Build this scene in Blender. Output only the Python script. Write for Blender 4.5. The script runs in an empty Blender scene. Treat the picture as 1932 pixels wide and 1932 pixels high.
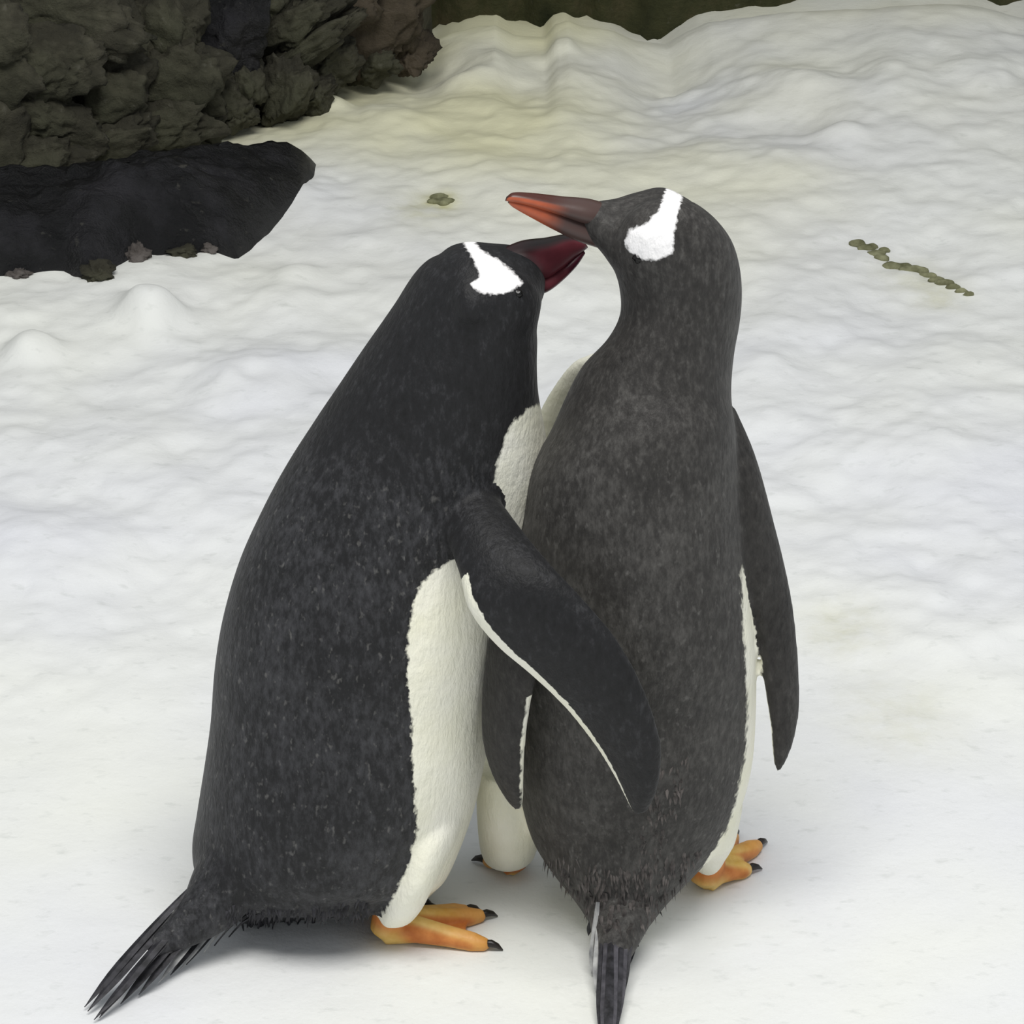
import bpy, bmesh, math, random
import numpy as np
from mathutils import Vector, Matrix, noise as mnoise
from mathutils.kdtree import KDTree
from mathutils.bvhtree import BVHTree

scene = bpy.context.scene
col = scene.collection
RNG = random.Random(7)

# ------------------------------------------------------------------ camera
F = 7190.0                      # focal length in pixels of the 1932 px frame
PITCH = math.radians(28.0)
CAM = Vector((0.0, -2.653, 1.789))
cam_d = bpy.data.cameras.new('camera')
cam_d.sensor_width = 36.0
cam_d.lens = 36.0 * F / 1932.0
cam_d.clip_start = 0.05
cam = bpy.data.objects.new('camera', cam_d)
col.objects.link(cam)
cam.location = CAM
cam.rotation_euler = (math.pi / 2 - PITCH, 0, 0)
scene.camera = cam

# ------------------------------------------------------------------ world, lamps, exposure
w = bpy.data.worlds.new('hall_light')
scene.world = w
w.use_nodes = True
bg = w.node_tree.nodes['Background']
bg.inputs['Color'].default_value = (0.90, 0.95, 1.0, 1)
bg.inputs['Strength'].default_value = 0.40

def area(name, loc, target, size, power, colr):
    d = bpy.data.lights.new(name, 'AREA')
    d.shape = 'RECTANGLE'
    d.size, d.size_y = size
    d.energy = power
    d.color = colr
    o = bpy.data.objects.new(name, d)
    col.objects.link(o)
    o.location = loc
    o.rotation_euler = (Vector(target) - Vector(loc)).to_track_quat('-Z', 'Y').to_euler()
    return o
area('ceiling_lamp_offscreen', (0.1, -1.1, 3.6), (0.05, 0.0, 0), (2.2, 1.2), 104, (1.0, 0.985, 0.95))

vs = scene.view_settings
vs.view_transform = 'Standard'
vs.look = 'None'
vs.exposure = 0.2
vs.gamma = 1.0
vs.use_curve_mapping = False

# ------------------------------------------------------------------ helpers
FWD = Vector((0, math.cos(PITCH), -math.sin(PITCH)))
UP = Vector((0, math.sin(PITCH), math.cos(PITCH)))
RIGHT = Vector((1, 0, 0))

def ray(px, py):
    return (FWD * F + RIGHT * (px - 966) - UP * (py - 966)).normalized()

def at(px, py, Y):
    """point seen at a pixel of the frame, on the upright plane Y = const"""
    d = ray(px, py)
    return CAM + d * ((Y - CAM.y) / d.y)

def on_z(px, py, z=0.0):
    d = ray(px, py)
    return CAM + d * ((z - CAM.z) / d.z)

def pix(p):
    d = Vector(p) - CAM
    f = d.dot(FWD)
    return (966 + F * d.x / f, 966 - F * d.dot(UP) / f)

def lin(r, g, b):
    def c(v):
        v /= 255.0
        return v / 12.92 if v <= 0.04045 else ((v + 0.055) / 1.055) ** 2.4
    return (c(r), c(g), c(b), 1.0)

def link(o, parent=None):
    col.objects.link(o)
    if parent is not None:
        o.parent = parent
    return o

def tag(o, label=None, cat=None, group=None, kind=None):
    if label: o['label'] = label
    if cat: o['category'] = cat
    if group: o['group'] = group
    if kind: o['kind'] = kind
    return o

def mesh_obj(name, verts, faces, mat, parent=None, smooth=True):
    me = bpy.data.meshes.new(name)
    me.from_pydata([tuple(v) for v in verts], [], faces)
    me.update()
    if smooth:
        me.polygons.foreach_set('use_smooth', [True] * len(me.polygons))
    if mat: me.materials.append(mat)
    o = bpy.data.objects.new(name, me)
    return link(o, parent)

def smooth01(a, b, x):
    t = np.clip((np.asarray(x, float) - a) / (b - a), 0, 1)
    return t * t * (3 - 2 * t)

# numpy value noise
def _hash(ix, iy, seed):
    h = (ix.astype(np.int64) * 374761393 + iy.astype(np.int64) * 668265263 + seed * 974711) & 0x7fffffff
    h = ((h ^ (h >> 13)) * 1274126177) & 0x7fffffff
    h = h ^ (h >> 16)
    return (h & 0xffff) / 65535.0

def vnoise(x, y, seed=0):
    ix, iy = np.floor(x), np.floor(y)
    fx, fy = x - ix, y - iy
    fx = fx * fx * fx * (fx * (fx * 6 - 15) + 10)
    fy = fy * fy * fy * (fy * (fy * 6 - 15) + 10)
    ix, iy = ix.astype(np.int64), iy.astype(np.int64)
    a, b = _hash(ix, iy, seed), _hash(ix + 1, iy, seed)
    c, d = _hash(ix, iy + 1, seed), _hash(ix + 1, iy + 1, seed)
    return (a + (b - a) * fx) * (1 - fy) + (c + (d - c) * fx) * fy - 0.5

def fbm(x, y, oct=4, seed=0):
    s, a = 0, 1.0
    for k in range(oct):
        s = s + a * vnoise(x * 2 ** k + 17.3 * k, y * 2 ** k - 9.1 * k, seed + k)
        a *= 0.5
    return s

# ------------------------------------------------------------------ node helpers
class Mat:
    def __init__(self, name):
        self.m = bpy.data.materials.new(name)
        self.m.use_nodes = True
        self.t = self.m.node_tree
        self.b = self.t.nodes['Principled BSDF']
    def n(self, kind, **kw):
        nd = self.t.nodes.new(kind)
        for k, v in kw.items():
            if k.startswith('_'):
                setattr(nd, k[1:], v)
            else:
                nd.inputs[k.replace('_', ' ')].default_value = v
        return nd
    def l(self, a, b):
        self.t.links.new(a, b)
    def coord(self):
        return self.n('ShaderNodeTexCoord').outputs['Object']
    def noise(self, scale, detail=4, vec=None, rough=0.55, stretch=None):
        nd = self.n('ShaderNodeTexNoise', Scale=scale, Detail=detail, Roughness=rough)
        v = vec or self.coord()
        if stretch:
            mp = self.n('ShaderNodeMapping')
            mp.inputs['Scale'].default_value = stretch
            self.l(v, mp.inputs['Vector']); v = mp.outputs['Vector']
        self.l(v, nd.inputs['Vector'])
        return nd.outputs['Fac']
    def ramp(self, fac, stops):
        nd = self.n('ShaderNodeValToRGB')
        e = nd.color_ramp.elements
        while len(e) < len(stops): e.new(0.5)
        for i, (p, c) in enumerate(stops):
            e[i].position = p; e[i].color = c
        self.l(fac, nd.inputs['Fac'])
        return nd.outputs['Color']
    def math(self, op, a, b=None, c=None):
        nd = self.n('ShaderNodeMath', _operation=op)
        for i, v in enumerate((a, b, c)):
            if v is None: continue
            if isinstance(v, (int, float)): nd.inputs[i].default_value = v
            else: self.l(v, nd.inputs[i])
        return nd.outputs[0]
    def rng(self, v, a, b, c=0.0, d=1.0):
        nd = self.n('ShaderNodeMapRange')
        nd.inputs['From Min'].default_value = a; nd.inputs['From Max'].default_value = b
        nd.inputs['To Min'].default_value = c; nd.inputs['To Max'].default_value = d
        self.l(v, nd.inputs['Value'])
        return nd.outputs['Result']
    def mix(self, fac, a, b, mode='MIX'):
        nd = self.n('ShaderNodeMix', _data_type='RGBA', _blend_type=mode)
        for sock, v in ((nd.inputs['Factor'], fac), (nd.inputs['A'] if False else nd.inputs[6], a), (nd.inputs[7], b)):
            if isinstance(v, (int, float)): sock.default_value = v
            elif isinstance(v, tuple): sock.default_value = v
            else: self.l(v, sock)
        return nd.outputs[2]
    def attr(self, name):
        return self.n('ShaderNodeAttribute', _attribute_name=name).outputs['Fac']
    def bump(self, h, strength=0.5, dist=0.002):
        nd = self.n('ShaderNodeBump', Strength=strength, Distance=dist)
        self.l(h, nd.inputs['Height'])
        self.l(nd.outputs['Normal'], self.b.inputs['Normal'])
    def base(self, c):
        if isinstance(c, tuple): self.b.inputs['Base Color'].default_value = c
        else: self.l(c, self.b.inputs['Base Color'])
    def set(self, **kw):
        for k, v in kw.items():
            self.b.inputs[k.replace('_', ' ')].default_value = v
        return self

# ------------------------------------------------------------------ materials
def snow_material():
    m = Mat('snow')
    n1 = m.noise(2.2, 3)
    base = m.ramp(n1, [(0.3, lin(222, 223, 228)), (0.5, lin(228, 229, 228)), (0.72, lin(232, 233, 226))])
    dirt = m.rng(m.noise(45, 5, rough=0.6, stretch=(1, 1.8, 1)), 0.58, 0.76, 0, 0.34)
    base = m.mix(dirt, base, lin(176, 180, 176))
    base = m.mix(m.math('MULTIPLY', m.attr('yellow'), 0.95), base, lin(222, 219, 184))
    n2 = m.rng(m.noise(38, 5), 0.3, 0.7, 0.3, 1.2)
    base = m.mix(m.math('MULTIPLY', m.attr('stain'), n2), base, lin(176, 172, 104))
    m.base(base)
    m.set(Roughness=0.75, Specular_IOR_Level=0.25)
    g = m.math('ADD', m.noise(120, 6, rough=0.65), m.math('MULTIPLY', m.noise(34, 4), 1.6))
    m.bump(g, 0.18, 0.005)
    return m.m

def plumage(name, dark, mid, light, speck):
    m = Mat(name)
    # mottled dark feathers
    fine = m.noise(190, 4, rough=0.7, stretch=(1, 1, 0.45))
    big = m.noise(16, 4, rough=0.6)
    tone = m.math('ADD', m.math('MULTIPLY', fine, 0.68), m.math('MULTIPLY', big, 0.32))
    tone = m.math('ADD', tone, m.attr('tone'))
    c = m.ramp(tone, [(0.28, dark), (0.5, mid), (0.78, light)])
    sp = m.rng(m.noise(210, 2, rough=0.5, stretch=(1, 1, 0.6)), 0.62, 0.76, 0, speck)
    c = m.mix(m.math('MULTIPLY', sp, m.rng(m.attr('tone'), -0.02, 0.08)), c, lin(150, 148, 144))
    # cream belly with a ragged feather edge
    rag = m.math('MULTIPLY', m.math('SUBTRACT', m.noise(150, 4, rough=0.6, stretch=(1, 1, 0.7)), 0.5), 0.009)
    wf = m.rng(m.math('ADD', m.attr('white'), rag), -0.0010, 0.0014)
    cream = m.ramp(m.noise(14, 3), [(0.3, lin(240, 238, 216)), (0.7, lin(248, 246, 234))])
    c = m.mix(wf, c, cream)
    # pure white patch over the eye
    rag2 = m.math('MULTIPLY', m.math('SUBTRACT', m.noise(260, 3), 0.5), 0.006)
    pf = m.rng(m.math('ADD', m.attr('patch'), rag2), -0.0012, 0.0012)
    c = m.mix(pf, c, lin(252, 250, 250))
    m.base(c)
    m.set(Roughness=0.62, Specular_IOR_Level=0.32, Sheen_Weight=0.05, Sheen_Roughness=0.5)
    h = m.math('ADD', m.noise(240, 3, rough=0.6, stretch=(1, 1, 0.4)), m.math('MULTIPLY', m.noise(70, 3), 0.8))
    m.bump(h, 0.45, 0.003)
    return m.m

def simple(name, c1, c2, scale=40, rough=0.5, bump=0.2, spec=0.5, dist=0.001, stretch=None):
    m = Mat(name)
    f = m.noise(scale, 4, stretch=stretch)
    m.base(m.ramp(f, [(0.32, c1), (0.68, c2)]))
    m.set(Roughness=rough, Specular_IOR_Level=spec)
    if bump: m.bump(m.noise(scale * 3, 4, stretch=stretch), bump, dist)
    return m.m

def rock_material(name, cols, rough=0.8, spec=0.3, moss=None):
    m = Mat(name)
    f = m.noise(9, 8, rough=0.65)
    c = m.ramp(f, [(0.30, cols[0]), (0.50, cols[1]), (0.72, cols[2])])
    if moss:
        c = m.mix(m.rng(m.noise(5, 5), 0.48, 0.68, 0, 0.6), c, moss)
    sp = m.rng(m.noise(70, 3), 0.66, 0.76, 0, 0.35)
    c = m.mix(sp, c, lin(110, 108, 98))
    m.base(c)
    m.set(Roughness=rough, Specular_IOR_Level=spec)
    m.bump(m.math('ADD', m.noise(45, 8, rough=0.7), m.noise(13, 5)), 0.8, 0.012)
    return m.m

M = {}
M['snow'] = snow_material()
M['plume_a'] = plumage('black_plumage', lin(9, 9, 10), lin(25, 25, 27), lin(68, 68, 71), 0.32)
M['plume_b'] = plumage('grey_brown_plumage', lin(23, 21, 20), lin(50, 48, 46), lin(90, 88, 85), 0.35)
M['tail'] = simple('tail_feather_black', lin(20, 20, 23), lin(58, 57, 62), 120, 0.55, 0.3, 0.35)
M['tail_mid'] = simple('tail_feather_dark_grey', lin(52, 51, 56), lin(88, 86, 92), 100, 0.55, 0.3, 0.35)
M['tail_pale'] = simple('tail_feather_grey', lin(120, 120, 122), lin(190, 190, 188), 90, 0.6, 0.3, 0.3)
M['tuft_a'] = simple('back_feather_tips', lin(24, 24, 27), lin(66, 65, 69), 130, 0.6, 0, 0.3)
M['tuft_b'] = simple('rump_feather_tips', lin(36, 33, 32), lin(104, 98, 95), 110, 0.6, 0, 0.3)
M['claw'] = simple('claw_black', lin(18, 14, 12), lin(40, 32, 26), 60, 0.35, 0.1, 0.5)
M['eye'] = simple('eye_black', lin(8, 7, 6), lin(16, 13, 11), 60, 0.25, 0, 0.4)
M['rim'] = simple('eye_rim', lin(70, 66, 62), lin(92, 88, 82), 200, 0.6, 0.1)
M['rock'] = rock_material('olive_rock', (lin(30, 29, 23), lin(58, 56, 45), lin(98, 95, 80)), 0.75, 0.3, lin(48, 54, 32))
M['rock_brown'] = rock_material('brown_rock', (lin(44, 38, 30), lin(70, 62, 50), lin(94, 84, 70)), 0.75, 0.3)
M['rock_dark'] = rock_material('black_rock', (lin(6, 6, 7), lin(12, 12, 14), lin(44, 43, 47)), 0.42, 0.38)
M['stone'] = rock_material('grey_stone', (lin(56, 52, 50), lin(92, 86, 82), lin(130, 124, 120)), 0.8, 0.3)
M['wall'] = rock_material('dark_green_wall', (lin(40, 44, 27), lin(66, 67, 44), lin(94, 86, 64)), 0.85, 0.2)
M['dropping'] = simple('olive_dropping', lin(84, 84, 58), lin(140, 140, 110), 60, 0.8, 0.5, 0.2, 0.003)

def foot_material():
    m = Mat('orange_foot')
    yel = m.ramp(m.noise(60, 4), [(0.3, lin(214, 170, 74)), (0.7, lin(240, 206, 130))])
    org = m.ramp(m.noise(70, 4), [(0.3, lin(182, 100, 40)), (0.7, lin(216, 138, 70))])
    m.base(m.mix(m.attr('web'), yel, org))
    m.set(Roughness=0.5, Specular_IOR_Level=0.4)
    m.bump(m.noise(300, 3), 0.4, 0.001)
    return m.m
M['foot'] = foot_material()

def bill_material(name, side, culmen, tip, root_c):
    m = Mat(name)
    c = m.mix(m.rng(m.noise(60, 3), 0.3, 0.7, 0, 1), side, tuple(v * 0.72 for v in side[:3]) + (1,))
    c = m.mix(m.attr('culmen'), c, culmen)
    c = m.mix(m.attr('root'), c, root_c)
    c = m.mix(m.attr('tip'), c, tip)
    m.base(c)
    m.set(Roughness=0.38, Specular_IOR_Level=0.45)
    m.bump(m.noise(120, 3), 0.15, 0.001)
    return m.m
M['bill_b'] = bill_material('orange_bill', lin(182, 92, 60), lin(70, 34, 26), lin(44, 36, 32), lin(74, 56, 52))
M['bill_a'] = bill_material('maroon_bill', lin(106, 48, 56), lin(26, 18, 16), lin(72, 24, 38), lin(44, 24, 26))

# ------------------------------------------------------------------ snow ground
RIDGE_Y = 2.12
ridge_px = [(-2500, 130), (0, 130), (450, 105), (560, 72), (640, 52), (720, 50), (790, 62), (815, 58), (840, 46), (870, 38), (900, 32), (935, 30), (970, 50), (1028, 56), (1048, 32), (1072, 24),
            (1100, 36), (1160, 46), (1205, 68), (1262, 76), (1300, 50), (1340, 30), (1400, 22), (1470, 12), (1540, 4),
            (1640, -4), (1760, -8), (1860, -12), (1900, -2), (1940, 5), (2400, -30), (4400, -60)]
rx = np.array([at(p, q, RIDGE_Y).x for p, q in ridge_px])
rz = np.array([at(p, q + 28, RIDGE_Y).z for p, q in ridge_px])

bumps = []      # (x, y, radius, height)
def lump(px, py, r_px, h):
    g = on_z(px, py, 0.0)
    bumps.append((g.x, g.y, r_px / 2247.0, h))
for a in [(285, 600, 75, .034), (60, 665, 70, .024), (250, 575, 40, .010), (560, 520, 60, .012), (20, 600, 50, .010), (1590, 255, 75, .016), (1290, 120, 60, .012), (870, 110, 80, .015),
          (470, 720, 130, .010), (200, 880, 150, .010), (1060, 60, 45, .014), (620, 170, 60, .014), (760, 210, 90, .010),
          (1750, 1180, 160, .007), (120, 1050, 170, .012), (1700, 860, 160, .007), (150, 1260, 160, .006), (1500, 150, 90, .010),
          (540, 560, 80, .008), (1450, 700, 90, .005), (1000, 200, 100, .008)]:
    lump(*a)

def snow_height(x, y):
    x = np.asarray(x, float); y = np.asarray(y, float)
    # calmer around the birds
    d2 = (x / 0.48) ** 2 + ((y + 0.02) / 0.30) ** 2
    rough = 0.18 + 0.82 * smooth01(0.8, 3.5, d2)
    z = rough * (0.022 * fbm(x * 4.0, y * 4.0, 2, 3) + 0.0085 * fbm(x * 12, y * 12, 3, 11) + 0.0032 * fbm(x * 40, y * 40, 2, 23))
    # streaky ripples across
    z = z + rough * 0.003 * vnoise(x * 5 + 0.8 * y, y * 21 - x * 4, 31)
    for bx_, by_, r, h in bumps:
        z = z + h * np.exp(-(((x - bx_) ** 2 + (y - by_) ** 2) / (r * r)) ** 1.4)
    rzx = np.interp(x, rx, rz)
    up = smooth01(1.25, RIDGE_Y, y)
    lumps = 0.016 * smooth01(1.5, 2.0, y) * fbm(x * 9, y * 7, 3, 41)
    z = z * (1 - 0.6 * smooth01(1.9, 2.1, y)) + rzx * up ** 2.4 + lumps * (1 - smooth01(2.05, 2.12, y) * 0.5)
    z = z - 0.10 * smooth01(RIDGE_Y, RIDGE_Y + 0.25, y)
    return z

def sz(x, y):
    return float(snow_height(np.array([x]), np.array([y]))[0])

def ground(px, py, dz=0.0):
    p = on_z(px, py, 0)
    for _ in range(12):
        p = on_z(px, py, sz(p.x, p.y))
    p.z += dz
    return p

def axis(breaks):
    out = []
    for a, b, s in breaks:
        out += list(np.arange(a, b - 1e-9, s))
    out.append(breaks[-1][1])
    return np.array(out)

gx = axis([(-3.2, -0.9, 0.06), (-0.9, 0.9, 0.0045), (0.9, 3.2, 0.06)])
gy = axis([(-3.0, -0.45, 0.06), (-0.45, 2.2, 0.0055), (2.2, 2.7, 0.03)])
XX, YY = np.meshgrid(gx, gy)
ZZ = snow_height(XX, YY)
NX, NY = len(gx), len(gy)
V = np.stack([XX.ravel(), YY.ravel(), ZZ.ravel()], 1)
me = bpy.data.meshes.new('snow_ground')
idx = np.arange(NX * NY).reshape(NY, NX)
quads = np.stack([idx[:-1, :-1], idx[:-1, 1:], idx[1:, 1:], idx[1:, :-1]], -1).reshape(-1, 4)
me.vertices.add(len(V)); me.vertices.foreach_set('co', V.ravel())
me.loops.add(quads.size); me.loops.foreach_set('vertex_index', quads.ravel().astype(np.int32))
me.polygons.add(len(quads)); me.polygons.foreach_set('loop_start', np.arange(0, quads.size, 4, dtype=np.int32))
me.polygons.foreach_set('use_smooth', np.ones(len(quads), dtype=bool))
me.update(calc_edges=True); me.validate()
# dirt in the snow: yellow algae tint towards the back, small droppings stains
yel = smooth01(1.0, 1.9, YY) * smooth01(0.75, 0.1, XX - 0.25 * (YY - 1.5)) * (0.75 + 0.9 * fbm(XX * 4, YY * 4, 3, 77))
st = np.zeros_like(XX)
for px, py, r, a in [(830, 378, 40, .9), (800, 400, 80, .35), (1590, 1185, 90, .30), (1700, 1350, 120, .22),
                     (1720, 510, 90, .30), (1780, 550, 60, .30)]:
    g = on_z(px, py, 0)
    r = r / 2247.0
    st += a * np.exp(-(((XX - g.x) / r) ** 2 + ((YY - g.y) / (r * 1.3)) ** 2))
for nm, arr in (('yellow', np.clip(yel, 0, 1)), ('stain', np.clip(st, 0, 1))):
    at_ = me.attributes.new(nm, 'FLOAT', 'POINT')
    at_.data.foreach_set('value', arr.ravel().astype(np.float32))
me.materials.append(M['snow'])
snow = link(bpy.data.objects.new('snow_ground', me))
tag(snow, 'white trodden snow covering the ground of the enclosure', kind='structure')

# ------------------------------------------------------------------ rocks
def rock_mesh(name, radii, seed, sub=4, facets=9, rough=0.10, fine=0.035):
    r = random.Random(seed)
    bm = bmesh.new()
    bmesh.ops.create_icosphere(bm, subdivisions=sub, radius=1.0)
    planes = []
    for _ in range(facets):
        n = Vector((r.gauss(0, 1), r.gauss(0, 1), r.gauss(0, 1))).normalized()
        planes.append((n, r.uniform(0.62, 0.86)))
    off = Vector((r.uniform(-50, 50), r.uniform(-50, 50), r.uniform(-50, 50)))
    for v in bm.verts:
        p = v.co.copy()
        for n, d in planes:
            e = p.dot(n) - d
            if e > 0: p -= n * e * 0.92
        k = 1 + rough * mnoise.fractal(p * 1.6 + off, 1.0, 2.0, 4) + fine * mnoise.fractal(p * 6 + off, 0.9, 2.0, 4)
        p *= k
        v.co = Vector((p.x * radii[0], p.y * radii[1], p.z * radii[2]))
    me = bpy.data.meshes.new(name)
    bm.to_mesh(me); bm.free()
    me.polygons.foreach_set('use_smooth', [True] * len(me.polygons))
    return me

base_line = [(-700, 420), (-300, 390), (0, 345), (120, 325), (250, 290), (420, 246), (470, 225), (510, 208), (560, 214), (620, 165), (680, 138),
             (780, 122), (812, 70), (830, 60), (900, 58)]
base_pts = [on_z(px, py, 0.0) for px, py in base_line]
bxs = [p[0] for p in base_line]
bys = [p.y for p in base_pts]
def wall_y(px):
    return float(np.interp(px, bxs, bys))

# backing sheet of the rock wall, running up out of the picture
def rock_wall():
    n, k = 150, 70
    vs_, fs = [], []
    for j in range(k):
        h = -0.15 + 1.75 * (j / (k - 1)) ** 1.4
        for i in range(n):
            px = -700 + 1518 * i / (n - 1)
            p = at(px, 300, wall_y(px) + 0.10)
            x = p.x if px > -690 else -3.0
            y = wall_y(px) + 0.075 + 0.10 * max(h, 0)
            q = Vector((x, y, h))
            y += 0.07 * mnoise.fractal(q * 5, 0.9, 2.0, 5) + 0.03 * mnoise.turbulence(q * 14, 3, True)
            vs_.append((x, y, h))
    for j in range(k - 1):
        for i in range(n - 1):
            a = j * n + i
            fs.append((a, a + 1, a + n + 1, a + n))
    o = mesh_obj('wall_left', vs_, fs, M['rock'])
    tag(o, 'dark olive rock face rising behind the snow', kind='structure')
    return o
wall_left = rock_wall()

rock_list = [  # cx, cy, rx, ry, roll, push back, material
    (80, 20, 150, 62, 12, .06, 'rock'), (-60, 90, 120, 80, 0, .04, 'rock'), (50, 135, 105, 62, -18, .03, 'rock'), (215, 70, 105, 85, 25, .07, 'rock'),
    (185, 185, 95, 66, -15, .03, 'rock'), (75, 225, 90, 50, 10, .02, 'rock'), (300, 40, 72, 78, 0, .05, 'rock'), (310, 155, 85, 70, -35, .02, 'rock'),
    (300, 240, 95, 42, -10, .01, 'rock'), (185, 275, 95, 40, -12, .00, 'rock'), (55, 305, 95, 42, -8, .00, 'rock'), (-60, 280, 90, 90, 0, .02, 'rock'),
    (402, 185, 44, 62, 8, .03, 'rock'), (462, 158, 36, 52, -12, .02, 'rock'), (452, 215, 36, 24, -15, .00, 'rock'), (385, 235, 40, 24, -10, .0, 'rock'),
    (420, 40, 60, 86, 4, .06, 'rock_dark'),  # upright block in black material, set back between the olive rocks
    (545, 165, 44, 58, 14, .02, 'rock'), (505, 180, 22, 45, 0, .05, 'rock'), (560, 45, 100, 32, -30, .07, 'rock'), (575, 92, 105, 30, -31, .05, 'rock'),
    (680, 40, 105, 78, -6, .04, 'rock_brown'), (615, 125, 60, 42, -25, .03, 'rock'), (752, 45, 34, 66, 6, .05, 'rock_brown'), (600, -10, 120, 50, -12, .09, 'rock_brown'),
    (500, 5, 60, 50, 10, .09, 'rock'), (770, 105, 40, 34, -8, .05, 'rock_brown'), (700, 120, 50, 30, -14, .03, 'rock'), (590, 185, 40, 26, -30, .01, 'rock')]
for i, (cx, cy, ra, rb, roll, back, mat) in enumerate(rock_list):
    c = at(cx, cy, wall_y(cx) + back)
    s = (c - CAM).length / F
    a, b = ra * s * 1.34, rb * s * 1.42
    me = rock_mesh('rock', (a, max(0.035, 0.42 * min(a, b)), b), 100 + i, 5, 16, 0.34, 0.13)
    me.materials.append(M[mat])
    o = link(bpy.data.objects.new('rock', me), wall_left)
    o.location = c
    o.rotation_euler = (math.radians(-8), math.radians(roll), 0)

# grooved wall behind the snow ridge
def back_wall():
    n, k = 420, 16
    vs_, fs = [], []
    for j in range(k):
        z = -0.2 + 1.9 * j / (k - 1)
        for i in range(n):
            x = -0.6 + 4.0 * i / (n - 1)
            y = 2.45 + 0.02 * mnoise.noise(Vector((x * 34, 0, z * .4))) + 0.012 * mnoise.noise(Vector((x * 90, 5, z * .3))) + 0.03 * mnoise.noise(Vector((x * 9, 9, z)))
            vs_.append((x, y, z))
    for j in range(k - 1):
        for i in range(n - 1):
            a = j * n + i
            fs.append((a, a + 1, a + n + 1, a + n))
    o = mesh_obj('wall_back', vs_, fs, M['wall'])
    tag(o, 'dark green wall with upright grooves behind the snow bank', kind='structure')
back_wall()

# ------------------------------------------------------------------ low black boulder half sunk in the snow
def boulder():
    outline = [(600, 308), (597, 338), (572, 378), (530, 420), (495, 455), (450, 487), (400, 478), (340, 484), (270, 492), (230, 512),
               (160, 538), (120, 520), (60, 522), (0, 528), (-140, 520), (-260, 470), (-260, 400), (-120, 372), (20, 362), (150, 342), (260, 318),
               (330, 300), (400, 296), (470, 292), (530, 288), (578, 292)]
    top = 0.064
    pts = [on_z(px, py, 0.0 if k < 15 else 0.02) for k, (px, py) in enumerate(outline)]
    # resample closed outline
    N = 220
    P = np.array([[p.x, p.y] for p in pts]); P2 = np.vstack([P, P[:1]])
    L = np.r_[0, np.cumsum(np.hypot(*np.diff(P2, axis=0).T))]
    t = np.linspace(0, L[-1], N, endpoint=False)
    ox, oy = np.interp(t, L, P2[:, 0]), np.interp(t, L, P2[:, 1])
    cx, cy = ox.mean(), oy.mean()
    K = 46
    verts, faces = [], []
    for j in range(K):
        r = 1.06 * (1 - j / K)
        for i in range(N):
            x, y = cx + (ox[i] - cx) * r, cy + (oy[i] - cy) * r
            prof = (1 - min(1, r) ** 3.2) ** 0.75
            z = sz(x, y) * (1 - prof) - 0.02 * (r > 1.0) - 0.006 + (0.010 + top) * prof
            q = Vector((x * 9, y * 9, 0))
            z += prof * (0.018 * mnoise.fractal(q, 0.9, 2, 4) + 0.008 * mnoise.turbulence(q * 3, 3, True))
            verts.append((x, y, z))
    verts.append((cx, cy, verts[-1][2]))
    for j in range(K - 1):
        for i in range(N):
            a, b = j * N + i, j * N + (i + 1) % N
            faces.append((a, b, b + N, a + N))
    for i in range(N):
        faces.append(((K - 1) * N + i, (K - 1) * N + (i + 1) % N, K * N))
    # underside
    n0 = len(verts)
    for i in range(N): verts.append((verts[i][0], verts[i][1], -0.08))
    for i in range(N):
        j = (i + 1) % N
        faces.append((i, n0 + i, n0 + j, j))
    o = mesh_obj('boulder', verts, faces, M['rock_dark'])
    tag(o, 'low wet black boulder half sunk in snow at the foot of the rock face', 'boulder')
boulder()

stones = [(262, 488, 30, 20, 'stone', 'small pale grey stone in the notch of the black boulder'),
          (185, 522, 34, 20, 'rock', 'dark brown stone jutting from the black boulder into the snow'),
          (395, 472, 24, 12, 'stone', 'frosted grey pebble under the round end of the black boulder'),
          (345, 478, 34, 13, 'rock', 'flat olive stone between two frosted grey pebbles'),
          (35, 520, 26, 12, 'stone', 'pinkish grey stone at the purple-black edge of the boulder')]
for i, (px, py, ra, rb, mat, lab) in enumerate(stones):
    c = ground(px, py)
    s = (c - CAM).length / F
    me = rock_mesh('stone', (ra * s, ra * s * .7, rb * s * 1.1), 300 + i, 4, 9, 0.55, 0.2)
    me.materials.append(M[mat])
    o = link(bpy.data.objects.new('stone', me))
    o.location = c + Vector((0, 0, rb * s * 0.35))
    tag(o, lab, 'stone')

# ------------------------------------------------------------------ droppings on the snow
def voxel_mesh(name, parts, voxel, smooth_iter=2, smooth_fac=0.5):
    """fuse closed shells (verts, faces) into one continuous skin"""
    me = bpy.data.meshes.new(name)
    vv, ff, o = [], [], 0
    for v, f in parts:
        vv += [tuple(p) for p in v]
        ff += [tuple(i + o for i in q) for q in f]
        o += len(v)
    me.from_pydata(vv, [], ff); me.update()
    bm = bmesh.new(); bm.from_mesh(me)
    bmesh.ops.recalc_face_normals(bm, faces=bm.faces); bm.to_mesh(me); bm.free()
    ob = bpy.data.objects.new(name, me); col.objects.link(ob)
    md = ob.modifiers.new('r', 'REMESH'); md.mode = 'VOXEL'; md.voxel_size = voxel
    if smooth_iter:
        sm = ob.modifiers.new('s', 'SMOOTH'); sm.factor = smooth_fac; sm.iterations = smooth_iter
    dg = bpy.context.evaluated_depsgraph_get()
    out = bpy.data.meshes.new_from_object(ob.evaluated_get(dg))
    bpy.data.objects.remove(ob); bpy.data.meshes.remove(me)
    out.name = name
    out.polygons.foreach_set('use_smooth', [True] * len(out.polygons))
    return out

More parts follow.
